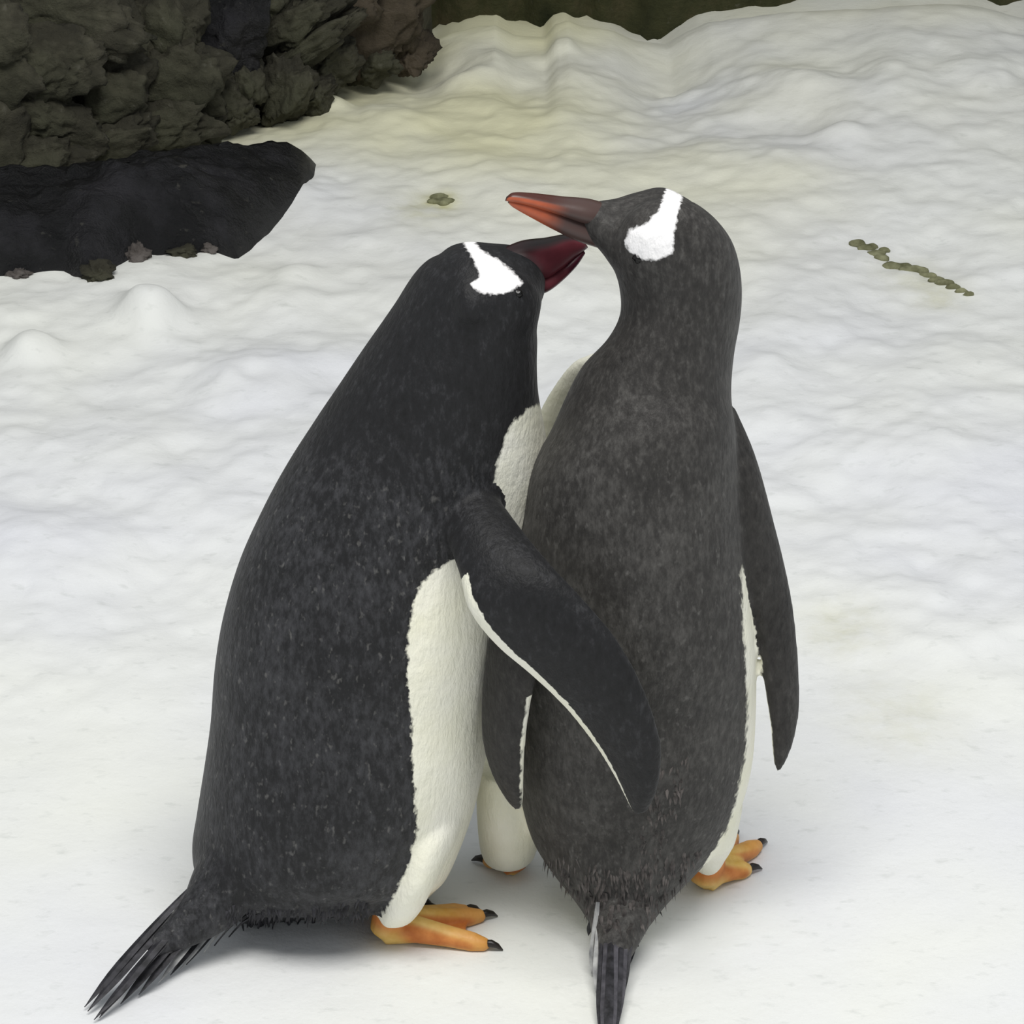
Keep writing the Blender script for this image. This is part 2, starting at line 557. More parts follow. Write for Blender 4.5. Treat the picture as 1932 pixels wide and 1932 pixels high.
def blob(c, radii, seed, seg=14):
    vs_, fs = [], []
    r = random.Random(seed); off = Vector((r.uniform(-9, 9), r.uniform(-9, 9), r.uniform(-9, 9)))
    for j in range(1, seg):
        th = math.pi * j / seg
        for i in range(seg * 2):
            ph = math.pi * i / seg
            d = Vector((math.sin(th) * math.cos(ph), math.sin(th) * math.sin(ph), math.cos(th)))
            k = 1 + 0.35 * mnoise.noise(d * 1.7 + off)
            vs_.append(c + Vector((d.x * radii[0], d.y * radii[1], d.z * radii[2])) * k)
    n = seg * 2
    for j in range(seg - 2):
        for i in range(n):
            a, b = j * n + i, j * n + (i + 1) % n
            fs.append((a, a + n, b + n, b))
    vs_.append(c + Vector((0, 0, radii[2]))); vs_.append(c - Vector((0, 0, radii[2])))
    t, u = len(vs_) - 2, len(vs_) - 1
    for i in range(n):
        fs.append((t, i, (i + 1) % n)); fs.append((u, (seg - 2) * n + (i + 1) % n, (seg - 2) * n + i))
    return vs_, fs

def droppings(spots, label, seed):
    parts = []
    for k, (px, py, ra, rb) in enumerate(spots):
        g = ground(px, py)
        s = (g - CAM).length / F
        parts.append(blob(g + Vector((0, 0, 0.001)), (ra * s * 1.3, rb * s * 1.5, 0.0045), seed + k))
    me = voxel_mesh('dropping', parts, 0.0016, 7)
    me.materials.append(M['dropping'])
    tag(link(bpy.data.objects.new('dropping', me)), label, 'dropping')
sp = []
chain = [(1617, 461, 13, 8), (1634, 470, 14, 7), (1646, 467, 9, 6), (1652, 480, 14, 6), (1664, 489, 12, 6), (1668, 474, 9, 5), (1682, 503, 15, 9), (1700, 506, 18, 9), (1718, 510, 18, 8), (1735, 513, 15, 7),
         (1750, 522, 14, 5), (1768, 530, 14, 5), (1782, 535, 15, 5), (1798, 543, 12, 4), (1814, 551, 11, 3), (1828, 557, 9, 2.5)]
droppings(chain, 'long dark olive streak of droppings lying across the snow', 500)
droppings([(828, 373, 13, 7), (842, 380, 12, 6), (818, 382, 9, 5), (836, 386, 8, 4)], 'small olive dropping in a yellow stain on the snow', 560)

# ------------------------------------------------------------------ lofted shells
def catmull(K, n):
    """interpolate rows of K to n rows"""
    K = np.asarray(K, float)
    P = np.vstack([2 * K[0] - K[1], K, 2 * K[-1] - K[-2]])
    m = len(K) - 1
    out = []
    for q in np.linspace(0, m, n):
        i = min(int(q), m - 1); t = q - i
        p0, p1, p2, p3 = P[i], P[i + 1], P[i + 2], P[i + 3]
        out.append(0.5 * ((2 * p1) + (-p0 + p2) * t + (2 * p0 - 5 * p1 + 4 * p2 - p3) * t * t + (-p0 + 3 * p1 - 3 * p2 + p3) * t ** 3))
    return np.array(out)

class Shell:
    tone = 0.0        # feather blackness of this part of the bird

def loft(rings, n=80, m=64, tilt=0.5, white=None, power=2.0):
    """rings: (Lx, Ly, LY, Rx, Ry, RY, depth): two outline points and the half thickness across them.
    phi = 0 at R, 90 far side, 180 at L, 270 near side"""
    R = catmull(rings, n)
    A = [at(r[0], r[1], r[2]) for r in R]
    B = [at(r[3], r[4], r[5]) for r in R]
    C = [(a + b) / 2 for a, b in zip(A, B)]
    S = Shell(); S.verts = []; S.faces = []; S.white = []
    for i in range(n):
        u = (B[i] - A[i]) / 2
        t = C[min(i + 1, n - 1)] - C[max(i - 1, 0)]
        v = u.cross(t)
        if v.length < 1e-9: v = FWD.copy()
        v.normalize()
        view = (C[i] - CAM).normalized()
        if v.dot(view) < 0: v = -v
        uh = u.normalized()
        vv = (view - uh * view.dot(uh)).normalized()
        v = (v * (1 - tilt) + vv * tilt).normalized()
        d = max(R[i][6], 0.0008)
        wf = white(R[i], i / (n - 1)) if white else None
        for k in range(m):
            ph = 2 * math.pi * k / m
            c, s = math.cos(ph), math.sin(ph)
            if power != 2.0:
                c = math.copysign(abs(c) ** (2 / power), c); s = math.copysign(abs(s) ** (2 / power), s)
            S.verts.append(C[i] + u * c + v * (d * s))
            if wf:
                near = pix(C[i] + u * c - v * (d * abs(s)))     # the two flanks carry the same pattern
                S.white.append(wf(ph, u.length, near))
            else:
                S.white.append(-0.03)
    for i in range(n - 1):
        for k in range(m):
            a, b = i * m + k, i * m + (k + 1) % m
            S.faces.append((a, b, b + m, a + m))
    for i, rev in ((0, True), (n - 1, False)):
        S.verts.append(C[i]); S.white.append(S.white[i * m])
        c = len(S.verts) - 1
        for k in range(m):
            a, b = i * m + k, i * m + (k + 1) % m
            S.faces.append((c, b, a) if rev else (c, a, b))
    return S

def cross_param(r, poly):
    """where the segment L-R of a ring crosses an outline, as -1 (L) .. 1 (R)"""
    ax, ay, bx, by = r[0], r[1], r[3], r[4]
    best = None
    for (x1, y1), (x2, y2) in zip(poly[:-1], poly[1:]):
        dx, dy, ex, ey = bx - ax, by - ay, x2 - x1, y2 - y1
        den = dx * ey - dy * ex
        if abs(den) < 1e-9: continue
        t = ((x1 - ax) * ey - (y1 - ay) * ex) / den
        s = ((x1 - ax) * dy - (y1 - ay) * dx) / den
        if 0 <= s <= 1 and -0.1 <= t <= 1.1:
            best = t if best is None else min(best, t)
    return None if best is None else 2 * best - 1

def angd(a, b):
    d = (a - b + math.pi) % (2 * math.pi) - math.pi
    return abs(d)

def poly_sdf(px, py, poly):
    """signed pixel distance, positive inside"""
    inside = False; dmin = 1e9
    n = len(poly)
    for i in range(n):
        x1, y1 = poly[i]; x2, y2 = poly[(i + 1) % n]
        if (y1 > py) != (y2 > py) and px < (x2 - x1) * (py - y1) / (y2 - y1) + x1: inside = not inside
        ex, ey = x2 - x1, y2 - y1
        t = max(0, min(1, ((px - x1) * ex + (py - y1) * ey) / (ex * ex + ey * ey + 1e-9)))
        dmin = min(dmin, math.hypot(px - x1 - t * ex, py - y1 - t * ey))
    return dmin if inside else -dmin

def flipper(*a):
    S = loft(*a); S.tone = -0.10
    return S

def skin(name, shells, voxel, mat, parent, patch_poly, tone_fn, iters=6):
    me = voxel_mesh(name, [(s.verts, s.faces) for s in shells], voxel, iters)
    tot = sum(len(s.verts) for s in shells)
    kd = KDTree(tot); wv = []; tv = []; k = 0
    for s in shells:
        for p, wt in zip(s.verts, s.white):
            kd.insert(p, k); wv.append(wt); tv.append(s.tone); k += 1
    kd.balance()
    nv = len(me.vertices)
    W = np.zeros(nv, np.float32); Pm = np.full(nv, -0.05, np.float32); T = np.zeros(nv, np.float32)
    xs = [p[0] for p in patch_poly]; ys = [p[1] for p in patch_poly]
    for i, v in enumerate(me.vertices):
        sw = sv = st_ = 0.0
        for _, j, d in kd.find_n(v.co, 4):
            q = 1.0 / (d + 1e-4); sw += q; sv += q * wv[j]; st_ += q * tv[j]
        W[i] = sv / sw
        px, py = pix(v.co)
        if min(xs) - 40 < px < max(xs) + 40 and min(ys) - 40 < py < max(ys) + 40:
            Pm[i] = poly_sdf(px, py, patch_poly) / 2247.0
        T[i] = tone_fn(px, py) + st_ / sw
    for nm, arr in (('white', W), ('patch', Pm), ('tone', T)):
        a = me.attributes.new(nm, 'FLOAT', 'POINT'); a.data.foreach_set('value', arr)
    me.materials.append(mat)
    return link(bpy.data.objects.new(name, me), parent)

# ------------------------------------------------------------------ bills
def bill_piece(name, rings, mat, parent, culmen_at=None, tip_from=0.9, label=None, n=40, m=28, root_to=0.42):
    S = loft(rings, n, m, 0.7)
    o = mesh_obj(name, S.verts, S.faces, mat, parent)
    cu, tp, rt = [], [], []
    for i in range(n):
        f = i / (n - 1)
        for k in range(m):
            c = math.cos(2 * math.pi * k / m)       # 1 at R (lower edge), -1 at L (upper edge)
            cu.append(0.0 if culmen_at is None else float(smooth01(culmen_at, culmen_at + 0.25, np.array(-c))))
            tp.append(float(smooth01(tip_from, min(1.0, tip_from + 0.08), np.array(f))))
            rt.append(float(smooth01(root_to + 0.1, root_to - 0.1, np.array(f))))
    cu += [cu[0], cu[-1]]; tp += [0.0, 1.0]; rt += [1.0, 0.0]
    for nm, arr in (('culmen', cu), ('tip', tp), ('root', rt)):
        a = o.data.attributes.new(nm, 'FLOAT', 'POINT'); a.data.foreach_set('value', np.array(arr, np.float32))
    if label: o['label'] = label
    return o

# ------------------------------------------------------------------ feet
def tube(pts, rad, m=14):
    """closed tapering tube through points"""
    vs_, fs = [], []
    n = len(pts)
    for i, p in enumerate(pts):
        t = (pts[min(i + 1, n - 1)] - pts[max(i - 1, 0)]).normalized()
        a = t.cross(Vector((0, 0, 1)))
        if a.length < 1e-4: a = t.cross(Vector((0, 1, 0)))
        a.normalize(); b = a.cross(t).normalized()
        for k in range(m):
            ph = 2 * math.pi * k / m
            vs_.append(p + (a * math.cos(ph) + b * math.sin(ph)) * rad[i])
    for i in range(n - 1):
        for k in range(m):
            x, y = i * m + k, i * m + (k + 1) % m
            fs.append((x, y, y + m, x + m))
    for i, sgn in ((0, -1), (n - 1, 1)):
        t = (pts[min(i + 1, n - 1)] - pts[max(i - 1, 0)]).normalized()
        vs_.append(pts[i] + t * rad[i] * 0.8 * sgn); c = len(vs_) - 1
        for k in range(m):
            x, y = i * m + k, i * m + (k + 1) % m
            fs.append((c, y, x) if sgn < 0 else (c, x, y))
    return vs_, fs

def foot(parent, heel_px, toes_px, ankle_h=0.03, ankle_shift=(0, 0), size=1.0):
    heel = ground(*heel_px)
    tips = [ground(*t) for t in toes_px]
    up = Vector((0, 0, 1))
    parts, webpts = [], []
    ank = heel + Vector((ankle_shift[0], ankle_shift[1], ankle_h))
    parts.append(tube([heel + up * 0.009, heel.lerp(ank, .5) + up * 0.003, ank], [0.012 * size, 0.0125 * size, 0.013 * size]))
    joints = []
    for t in tips:
        d = t - heel
        pts = [heel + up * 0.011, heel + d * 0.3 + up * 0.013, heel + d * 0.62 + up * 0.0095, heel + d * 0.86 + up * 0.0065, t + up * 0.005]
        parts.append(tube(pts, [0.0115 * size, 0.0095 * size, 0.0075 * size, 0.0068 * size, 0.0045 * size]))
        joints.append((heel + d * 0.15, heel + d * 0.9))
    # webs between neighbouring toes: thin closed slabs with a scalloped front
    for (a0, a1), (b0, b1) in zip(joints[:-1], joints[1:]):
        top, bot = [], []
        n, k = 8, 8
        for i in range(n + 1):
            f = i / n
            for j in range(k + 1):
                g = j / k
                reach = 1 - 0.12 * math.sin(math.pi * g)
                p = a0.lerp(a1, f * reach).lerp(b0.lerp(b1, f * reach), g)
                h = 0.0105 - 0.0035 * f - 0.0008 * math.sin(math.pi * g)
                h += max(0.0, sz(p.x, p.y) - p.z)
                top.append(p + up * (h + 0.0018)); bot.append(p + up * (h - 0.0028))
        vs_ = top + bot; o = len(top); fs = []
        w_ = k + 1
        for i in range(n):
            for j in range(k):
                q = (i * w_ + j, i * w_ + j + 1, (i + 1) * w_ + j + 1, (i + 1) * w_ + j)
                fs.append(q); fs.append(tuple(o + x for x in reversed(q)))
        rim = [j for j in range(w_)] + [i * w_ + k for i in range(1, n + 1)] + [n * w_ + j for j in range(k - 1, -1, -1)] + [i * w_ for i in range(n - 1, 0, -1)]
        for x, y in zip(rim, rim[1:] + rim[:1]):
            fs.append((x, x + o, y + o, y))
        parts.append((vs_, fs))
    me = voxel_mesh('foot', parts, 0.0014, 3)
    # orange web, yellow toes and heel
    web = []
    for v in me.vertices:
        dmin = 1e9
        for t in tips:
            d = t - heel; s = max(0, min(1, (v.co - heel).dot(d) / d.length_squared))
            q = v.co - heel - d * s; q.z = 0
            dmin = min(dmin, q.length)
        along = (v.co - heel).length / max((t - heel).length for t in tips)
        hf = float(smooth01(0.18, 0.34, along))
        web.append(hf * max(float(smooth01(0.004, 0.009, np.array(dmin))), 0.6 * float(smooth01(0.35, 0.9, np.array(along)))))
    a = me.attributes.new('web', 'FLOAT', 'POINT'); a.data.foreach_set('value', np.array(web, np.float32))
    me.materials.append(M['foot'])
    fo = link(bpy.data.objects.new('foot', me), parent)
    fo['label'] = 'orange webbed foot'
    for t in tips:
        d = (t - heel).normalized()
        pts = [t - d * 0.003 + up * 0.006, t + d * 0.004 + up * 0.0068, t + d * 0.009 + up * 0.005, t + d * 0.0135 + up * 0.0015]
        v, f = tube(pts, [0.0032, 0.0034, 0.0024, 0.0006], 10)
        c = mesh_obj('claw', v, f, M['claw'], fo); c['label'] = 'black claw'
    return fo

# ------------------------------------------------------------------ feathers
def feather(name, a, b, width, mat, parent, droop=0.0, twist=Vector((0, 0, 1)), label=None):
    """stiff tapering vane from a to b with a raised shaft"""
    d = (b - a); L = d.length; t = d.normalized()
    side = t.cross(twist).normalized(); nrm = side.cross(t).normalized()
    n = 14; vs_, fs = [], []
    for i in range(n + 1):
        f = i / n
        wd = width * (0.45 + 0.9 * f - 0.3 * f * f) * (1 if f < 0.7 else max(0.06, 1 - ((f - 0.7) / 0.3) ** 1.8))
        p = a + d * f + nrm * (droop * math.sin(math.pi * f))
        th = 0.0011 * (1 - 0.6 * f)
        vs_ += [p - side * wd, p + nrm * th * 1.6, p + side * wd, p - nrm * th]
    for i in range(n):
        for k in range(4):
            x, y = i * 4 + k, i * 4 + (k + 1) % 4
            fs.append((x, y, y + 4, x + 4))
    fs.append((3, 2, 1, 0)); fs.append((n * 4, n * 4 + 1, n * 4 + 2, n * 4 + 3))
    o = mesh_obj(name, vs_, fs, mat, parent, smooth=False)
    if label: o['label'] = label
    return o

def tufts(parent, body, seeds, length, mat, seed, gravity=Vector((0, 0, -1)), lay=0.3, width=0.0016):
    """ragged feather tips standing off the skin: many small spikes in one part"""
    r = random.Random(seed)
    vs_, fs = [], []
    for p, nrm in seeds:
        d = (gravity + nrm * lay + Vector((r.gauss(0, .18), r.gauss(0, .18), r.gauss(0, .12)))).normalized()
        L = length * r.uniform(0.5, 1.3)
        s = d.cross(nrm)
        if s.length < 1e-3: continue
        s.normalize(); wd = width * r.uniform(.7, 1.4)
        base = p - d * L * 0.35 - nrm * 0.0006
        o = len(vs_)
        vs_ += [base - s * wd, base + s * wd, base + nrm * wd * 0.9, base + d * L * .6 - s * wd * .8, base + d * L * .6 + s * wd * .8, base + d * L * .6 + nrm * wd * .6, base + d * L]
        fs += [(o, o + 1, o + 4, o + 3), (o + 1, o + 2, o + 5, o + 4), (o + 2, o, o + 3, o + 5), (o + 3, o + 4, o + 6), (o + 4, o + 5, o + 6), (o + 5, o + 3, o + 6), (o + 2, o + 1, o)]
    o = mesh_obj('feather_tufts', vs_, fs, mat, parent, smooth=False)
    o['kind'] = 'stuff'
    return o

def bvh(o):
    me = o.data
    return BVHTree.FromPolygons([v.co.copy() for v in me.vertices], [tuple(p.vertices) for p in me.polygons])

def shoot(tree, px, py, far=False):
    d = ray(px, py)
    if far:
        h = tree.ray_cast(CAM + d * 6, -d)
    else:
        h = tree.ray_cast(CAM, d)
    return (h[0], h[1]) if h[0] is not None else (None, None)

def eye(parent, tree, px, py, r=0.0042):
    for far in (False, True):
        p, nrm = shoot(tree, px, py, far)
        if p is None: continue
        v, f = blob(Vector((0, 0, 0)), (r * .9, r * .9, r * .9), 1, 10)
        vs_ = [p - nrm * r * 0.45 + q for q in v]
        e = mesh_obj('eye', vs_, f, M['eye'], parent); e['label'] = 'small dark eye'

def root(name, loc, label):
    o = bpy.data.objects.new(name, None)
    o.empty_display_size = 0.05
    o['label'] = label; o['category'] = 'penguin'; o['group'] = 'pair of gentoo penguins on the snow'
    return link(o)

# ================================================================== penguin leaning in, seen side on
PA = root('penguin', None, 'black-backed penguin leaning in with one flipper wrapped around its partner')
a_edge = [(1030, 757), (1000, 768), (962, 800), (938, 870), (930, 930), (905, 990), (865, 1050), (815, 1078), (786, 1115), (769, 1200), (769, 1280), (777, 1380), (780, 1480),
          (786, 1560), (776, 1620), (745, 1690), (716, 1735), (700, 1760)]
a_poly = a_edge + [(700, 1900), (1300, 1900), (1300, 757)]
def a_white(r, f):
    return lambda ph, R, q: poly_sdf(q[0], q[1], a_poly) / 2247.0

body_a = [
    (500, 1738, -.03, 690, 1726, .00, .020),
    (434, 1728, -.045, 740, 1714, .02, .055),
    (398, 1690, -.05, 778, 1684, .035, .082),
    (383, 1634, -.05, 808, 1634, .045, .096),
    (392, 1570, -.05, 838, 1570, .045, .104),
    (406, 1480, -.05, 870, 1480, .045, .108),
    (422, 1390, -.05, 886, 1390, .05, .110),
    (436, 1285, -.05, 900, 1290, .062, .110),
    (456, 1190, -.05, 920, 1200, .070, .109),
    (490, 1090, -.048, 944, 1110, .080, .106),
    (534, 1000, -.045, 968, 1010, .088, .101),
    (576, 920, -.04, 988, 930, .088, .095),
    (623, 845, -.036, 998, 850, .082, .088),
    (671, 768, -.03, 992, 780, .066, .080),
    (722, 685, -.025, 982, 705, .048, .071),
    (766, 612, -.02, 984, 650, .038, .063),
    (796, 550, -.016, 994, 605, .03, .056),
    (824, 508, -.012, 1010, 572, .016, .049),
    (848, 482, -.008, 1010, 545, .014, .041),
    (864, 470, -.004, 980, 515, .012, .030),
    (888, 466, .0, 950, 492, .008, .015)]
head_a = [
    (822, 520, -.01, 838, 596, -.01, .028),
    (850, 486, -.005, 868, 604, -.005, .048),
    (886, 471, .0, 915, 602, .0, .050),
    (930, 468, .006, 965, 600, .006, .043),
    (972, 468, .013, 998, 590, .013, .032),
    (1000, 472, .018, 1018, 562, .018, .021),
    (1016, 482, .021, 1028, 540, .021, .010)]
near_leg_a = [
    (730, 1500, -.03, 880, 1520, -.02, .035),
    (735, 1580, -.045, 862, 1580, -.04, .045),
    (735, 1640, -.055, 835, 1630, -.05, .040),
    (722, 1690, -.058, 812, 1680, -.055, .030),
    (714, 1725, -.058, 796, 1712, -.056, .020),
    (722, 1745, -.057, 778, 1735, -.056, .012)]
far_leg_a = [(700, 1560, .05, 830, 1560, .06, .04), (705, 1610, .045, 815, 1610, .055, .036), (705, 1650, .04, 800, 1650, .045, .028), (710, 1690, .03, 780, 1685, .03, .018)]
tail_base_a = [(385, 1600, -.045, 520, 1640, -.04, .04), (366, 1650, -.055, 480, 1700, -.05, .034), (350, 1685, -.065, 452, 1735, -.065, .026),
               (325, 1722, -.078, 408, 1765, -.08, .017), (296, 1755, -.09, 352, 1790, -.095, .010), (268, 1785, -.10, 300, 1808, -.105, .005)]
flip_a = [   # L = trailing (lower) edge, R = leading (upper) edge
    (800, 930, -.03, 880, 860, .0, .012),
    (838, 1005, -.068, 930, 930, -.036, .022),
    (866, 1080, -.098, 986, 1002, -.078, .022),
    (885, 1150, -.118, 1045, 1072, -.115, .018),
    (935, 1215, -.120, 1108, 1140, -.128, .015),
    (1002, 1272, -.120, 1165, 1210, -.136, .013),
    (1065, 1332, -.120, 1212, 1295, -.140, .011),
    (1120, 1400, -.120, 1240, 1375, -.140, .010),
    (1155, 1455, -.118, 1248, 1430, -.137, .0085),
    (1182, 1505, -.115, 1238, 1495, -.130, .007),
    (1198, 1535, -.112, 1218, 1534, -.122, .004)]
def flip_a_white(r, f):
    # white underside, with the trailing edge white as well
    lim = -0.74 if f > 0.22 else -3
    def g(ph, R, q):
        far = math.sin(ph)
        edge = (lim - math.cos(ph)) * R
        return 3 * max(edge, far * R * 0.5 - 0.006 if f > 0.22 else -0.02)
    return g
flip_a2 = [  # the other flipper, its pale underside showing past the partner's breast
    (950, 930, .09, 1010, 950, .10, .020), (980, 868, .095, 1030, 900, .105, .016), (1004, 822, .095, 1056, 850, .105, .012), (1030, 758, .09, 1086, 800, .102, .010),
    (1078, 690, .09, 1116, 745, .105, .008), (1118, 668, .10, 1145, 705, .11, .006), (1150, 660, .11, 1165, 680, .115, .003)]
shells_a = [loft(body_a, 150, 96, 0.45, a_white), loft(head_a, 60, 64, 0.6),
            loft(near_leg_a, 50, 48, 0.3, lambda r, f: (lambda ph, R, q: 0.02 if f > .8 else poly_sdf(q[0], q[1], a_poly) / 2247.0)),
            loft(far_leg_a, 40, 40, 0.3, lambda r, f: (lambda ph, R, q: 0.02)),
            loft(tail_base_a, 40, 40, 0.4),
            flipper(flip_a, 90, 56, 0.5, flip_a_white),
            flipper(flip_a2, 50, 40, 0.5, lambda r, f: (lambda ph, R, q: 0.02 if f > 0.1 else 0.0))]
patch_a = [(868, 448), (892, 452), (908, 472), (945, 494), (970, 515), (987, 533), (968, 548), (938, 556), (908, 552), (888, 536), (906, 522), (896, 494)]
def tone_a(px, py):
    return 0.06 - 0.10 * float(smooth01(1000, 760, py))     # black head and neck, slate back
BA = skin('body', shells_a, 0.0026, M['plume_a'], PA, patch_a, tone_a)
ta = bvh(BA)

bill_piece('upper_bill', [(935, 478, .004, 975, 520, .012, .010), (985, 457, .016, 1022, 525, .020, .015), (1030, 450, .026, 1055, 507, .028, .012),
                          (1068, 443, .036, 1082, 487, .036, .0085), (1094, 450, .041, 1102, 472, .041, .005), (1106, 461, .043, 1109, 467, .043, .0015)],
           M['bill_a'], PA, 0.62, 0.93, 'dark maroon bill', root_to=0.22)
bill_piece('lower_bill', [(985, 515, .012, 1012, 556, .014, .013), (1020, 518, .019, 1035, 545, .020, .011), (1052, 503, .027, 1062, 524, .028, .0085),
                          (1080, 484, .034, 1087, 499, .035, .006), (1100, 471, .040, 1104, 478, .040, .002)],
           M['bill_a'], PA, None, 0.55, 'dark maroon lower bill', root_to=0.2)
eye(PA, ta, 980, 553, 0.0042)

foot(PA, (730, 1772), [(880, 1728), (910, 1737), (918, 1792)], 0.036, (0.006, 0.0), 1.2)
foot(PA, (715, 1728), [(785, 1712), (800, 1722), (795, 1738)], 0.03, (0.0, 0.0), 0.9)

# tail feathers
ta_specs = [  # base px, base Y, tip px, width, pale
    ((372, 1668), -.055, (160, 1908), .0050, 0), ((380, 1680), -.055, (166, 1916), .0055, 0), ((388, 1690), -.06, (188, 1928), .0055, 0),
    ((396, 1700), -.06, (178, 1932), .0050, 0), ((405, 1705), -.06, (228, 1902), .0050, 0), ((415, 1710), -.065, (262, 1885), .0045, 0),
    ((425, 1715), -.065, (300, 1862), .0040, 1), ((432, 1718), -.065, (322, 1848), .0042, 0), ((442, 1722), -.07, (340, 1838), .0036, 1),
    ((450, 1724), -.07, (352, 1828), .0038, 0), ((462, 1726), -.07, (385, 1805), .0034, 1), ((474, 1728), -.07, (405, 1792), .0036, 0), ((490, 1730), -.07, (432, 1776), .0036, 0)]
for (bx_, by_), Y, (tx_, ty_), wd, pale in ta_specs:
    a = at(bx_, by_, Y); g = on_z(tx_, ty_, 0.0)
    b = ground(tx_, ty_, 0.004)
    feather('tail_feather', a + (a - b).normalized() * 0.02, b, wd, M['tail_pale' if pale else 'tail'], PA, 0.004)

# ================================================================== penguin seen from behind, head turned to its partner
PB = root('penguin', None, 'grey-brown penguin seen from behind with its orange bill lifted over its partner')
def b_white(r, f):
    y = (r[1] + r[4]) / 2
    # the white of the flank shows at the far edge from below the flipper to the leg
    k = float(smooth01(960, 1080, np.array(y)))
    if k <= 0: return lambda ph, R, q: -0.03
    dark_edge = np.interp(y, [1050, 1130, 1230, 1330, 1420, 1490, 1560, 1610, 1660], [1396, 1400, 1406, 1409, 1406, 1392, 1372, 1342, 1310])
    def g(ph, R, q):
        if math.sin(ph) > 0: v = 0.03 if ph < math.radians(176) else -0.01
        else: v = (q[0] - dark_edge) / 2247.0
        return v * k - (1 - k) * 0.03
    return g
body_b = [
    (1130, 1775, -.055, 1205, 1775, -.055, .010),
    (1112, 1742, -.045, 1230, 1742, -.045, .028),
    (1086, 1702, -.030, 1262, 1702, -.027, .046),
    (1045, 1650, -.014, 1312, 1650, -.008, .066),
    (1008, 1592, .006, 1366, 1592, .014, .084),
    (988, 1530, .01, 1394, 1530, .02, .095),
    (974, 1450, .015, 1416, 1450, .025, .102),
    (966, 1350, .02, 1424, 1350, .03, .106),
    (963, 1250, .02, 1421, 1250, .03, .108),
    (964, 1150, .02, 1412, 1150, .03, .108),
    (970, 1060, .02, 1401, 1060, .03, .105),
    (983, 970, .02, 1393, 970, .03, .100),
    (999, 890, .02, 1387, 890, .03, .094),
    (1040, 820, .02, 1381, 815, .03, .085),
    (1068, 750, .02, 1378, 740, .03, .075),
    (1100, 690, .022, 1384, 670, .03, .066),
    (1146, 640, .024, 1395, 612, .028, .059),
    (1170, 592, .024, 1400, 560, .026, .055),
    (1168, 540, .022, 1396, 505, .024, .054),
    (1155, 495, .02, 1381, 455, .022, .052),
    (1155, 445, .016, 1352, 415, .02, .046),
    (1180, 405, .014, 1315, 385, .018, .034),
    (1212, 382, .012, 1278, 370, .016, .017)]
head_b = [  # L = crown, R = throat
    (1310, 395, .018, 1300, 540, .02, .045),
    (1255, 366, .016, 1235, 548, .018, .048),
    (1205, 374, .013, 1188, 535, .015, .043),
    (1168, 383, .009, 1156, 500, .010, .033),
    (1140, 384, .005, 1134, 472, .006, .023),
    (1118, 384, .002, 1116, 455, .002, .015),
    (1100, 386, .0, 1102, 442, .0, .008)]
body_b = [(a, b, c - 0.02 * min(1, max(0, (1720 - b) / 400)), d, e, g - 0.02 * min(1, max(0, (1720 - e) / 400)), h) for a, b, c, d, e, g, h in body_b]
body_b = [(a, b, c - (0.014 if 800 < b < 1260 else 0), d, e, g, h) for a, b, c, d, e, g, h in body_b]
flip_b = [   # right-hand flipper, L = inner edge, R = outer edge
    (1300, 800, .00, 1372, 770, .03, .022),
    (1345, 880, -.02, 1398, 862, .02, .022),
    (1375, 960, -.025, 1430, 948, .01, .019),
    (1392, 1040, -.025, 1463, 1030, .005, .015),
    (1402, 1108, -.022, 1486, 1108, .0, .013),
    (1425, 1165, -.02, 1497, 1180, .0, .011),
    (1438, 1235, -.02, 1504, 1265, -.002, .010),
    (1446, 1305, -.02, 1505, 1340, -.006, .009),
    (1456, 1370, -.02, 1494, 1400, -.01, .0075),
    (1460, 1425, -.02, 1478, 1440, -.014, .005),
    (1463, 1452, -.018, 1469, 1457, -.016, .002)]
flip_b2 = [  # other flipper hanging between the two birds, L = outer edge, R = trailing edge
    (1000, 960, .02, 1060, 960, .0, .018),
    (962, 1060, -.03, 1045, 1060, -.045, .018),
    (938, 1150, -.048, 1025, 1160, -.072, .016),
    (922, 1240, -.05, 1010, 1260, -.085, .013),
    (912, 1320, -.05, 996, 1340, -.082, .011),
    (914, 1395, -.05, 988, 1405, -.078, .010),
    (930, 1455, -.05, 986, 1462, -.072, .008),
    (955, 1500, -.048, 985, 1502, -.065, .006),
    (974, 1526, -.047, 984, 1526, -.055, .003)]
tail_base_b = [(1095, 1690, -.035, 1250, 1690, -.035, .035), (1112, 1740, -.062, 1232, 1735, -.062, .030), (1118, 1785, -.085, 1204, 1785, -.085, .020),
               (1126, 1825, -.105, 1182, 1825, -.105, .011), (1136, 1860, -.125, 1168, 1860, -.125, .005)]
leg_b = [(1270, 1500, .03, 1400, 1500, .04, .04), (1270, 1570, .035, 1384, 1565, .045, .042), (1290, 1610, .035, 1372, 1598, .045, .030), (1306, 1634, .035, 1362, 1622, .042, .020), (1318, 1648, .036, 1350, 1640, .04, .012)]
leg_b2 = [(905, 1430, .06, 1030, 1430, .05, .045), (900, 1500, .062, 1030, 1510, .055, .046), (902, 1560, .064, 1022, 1565, .06, .042), (906, 1596, .066, 1014, 1598, .064, .036), (914, 1618, .068, 1006, 1616, .067, .024), (925, 1628, .068, 995, 1626, .067, .012)]
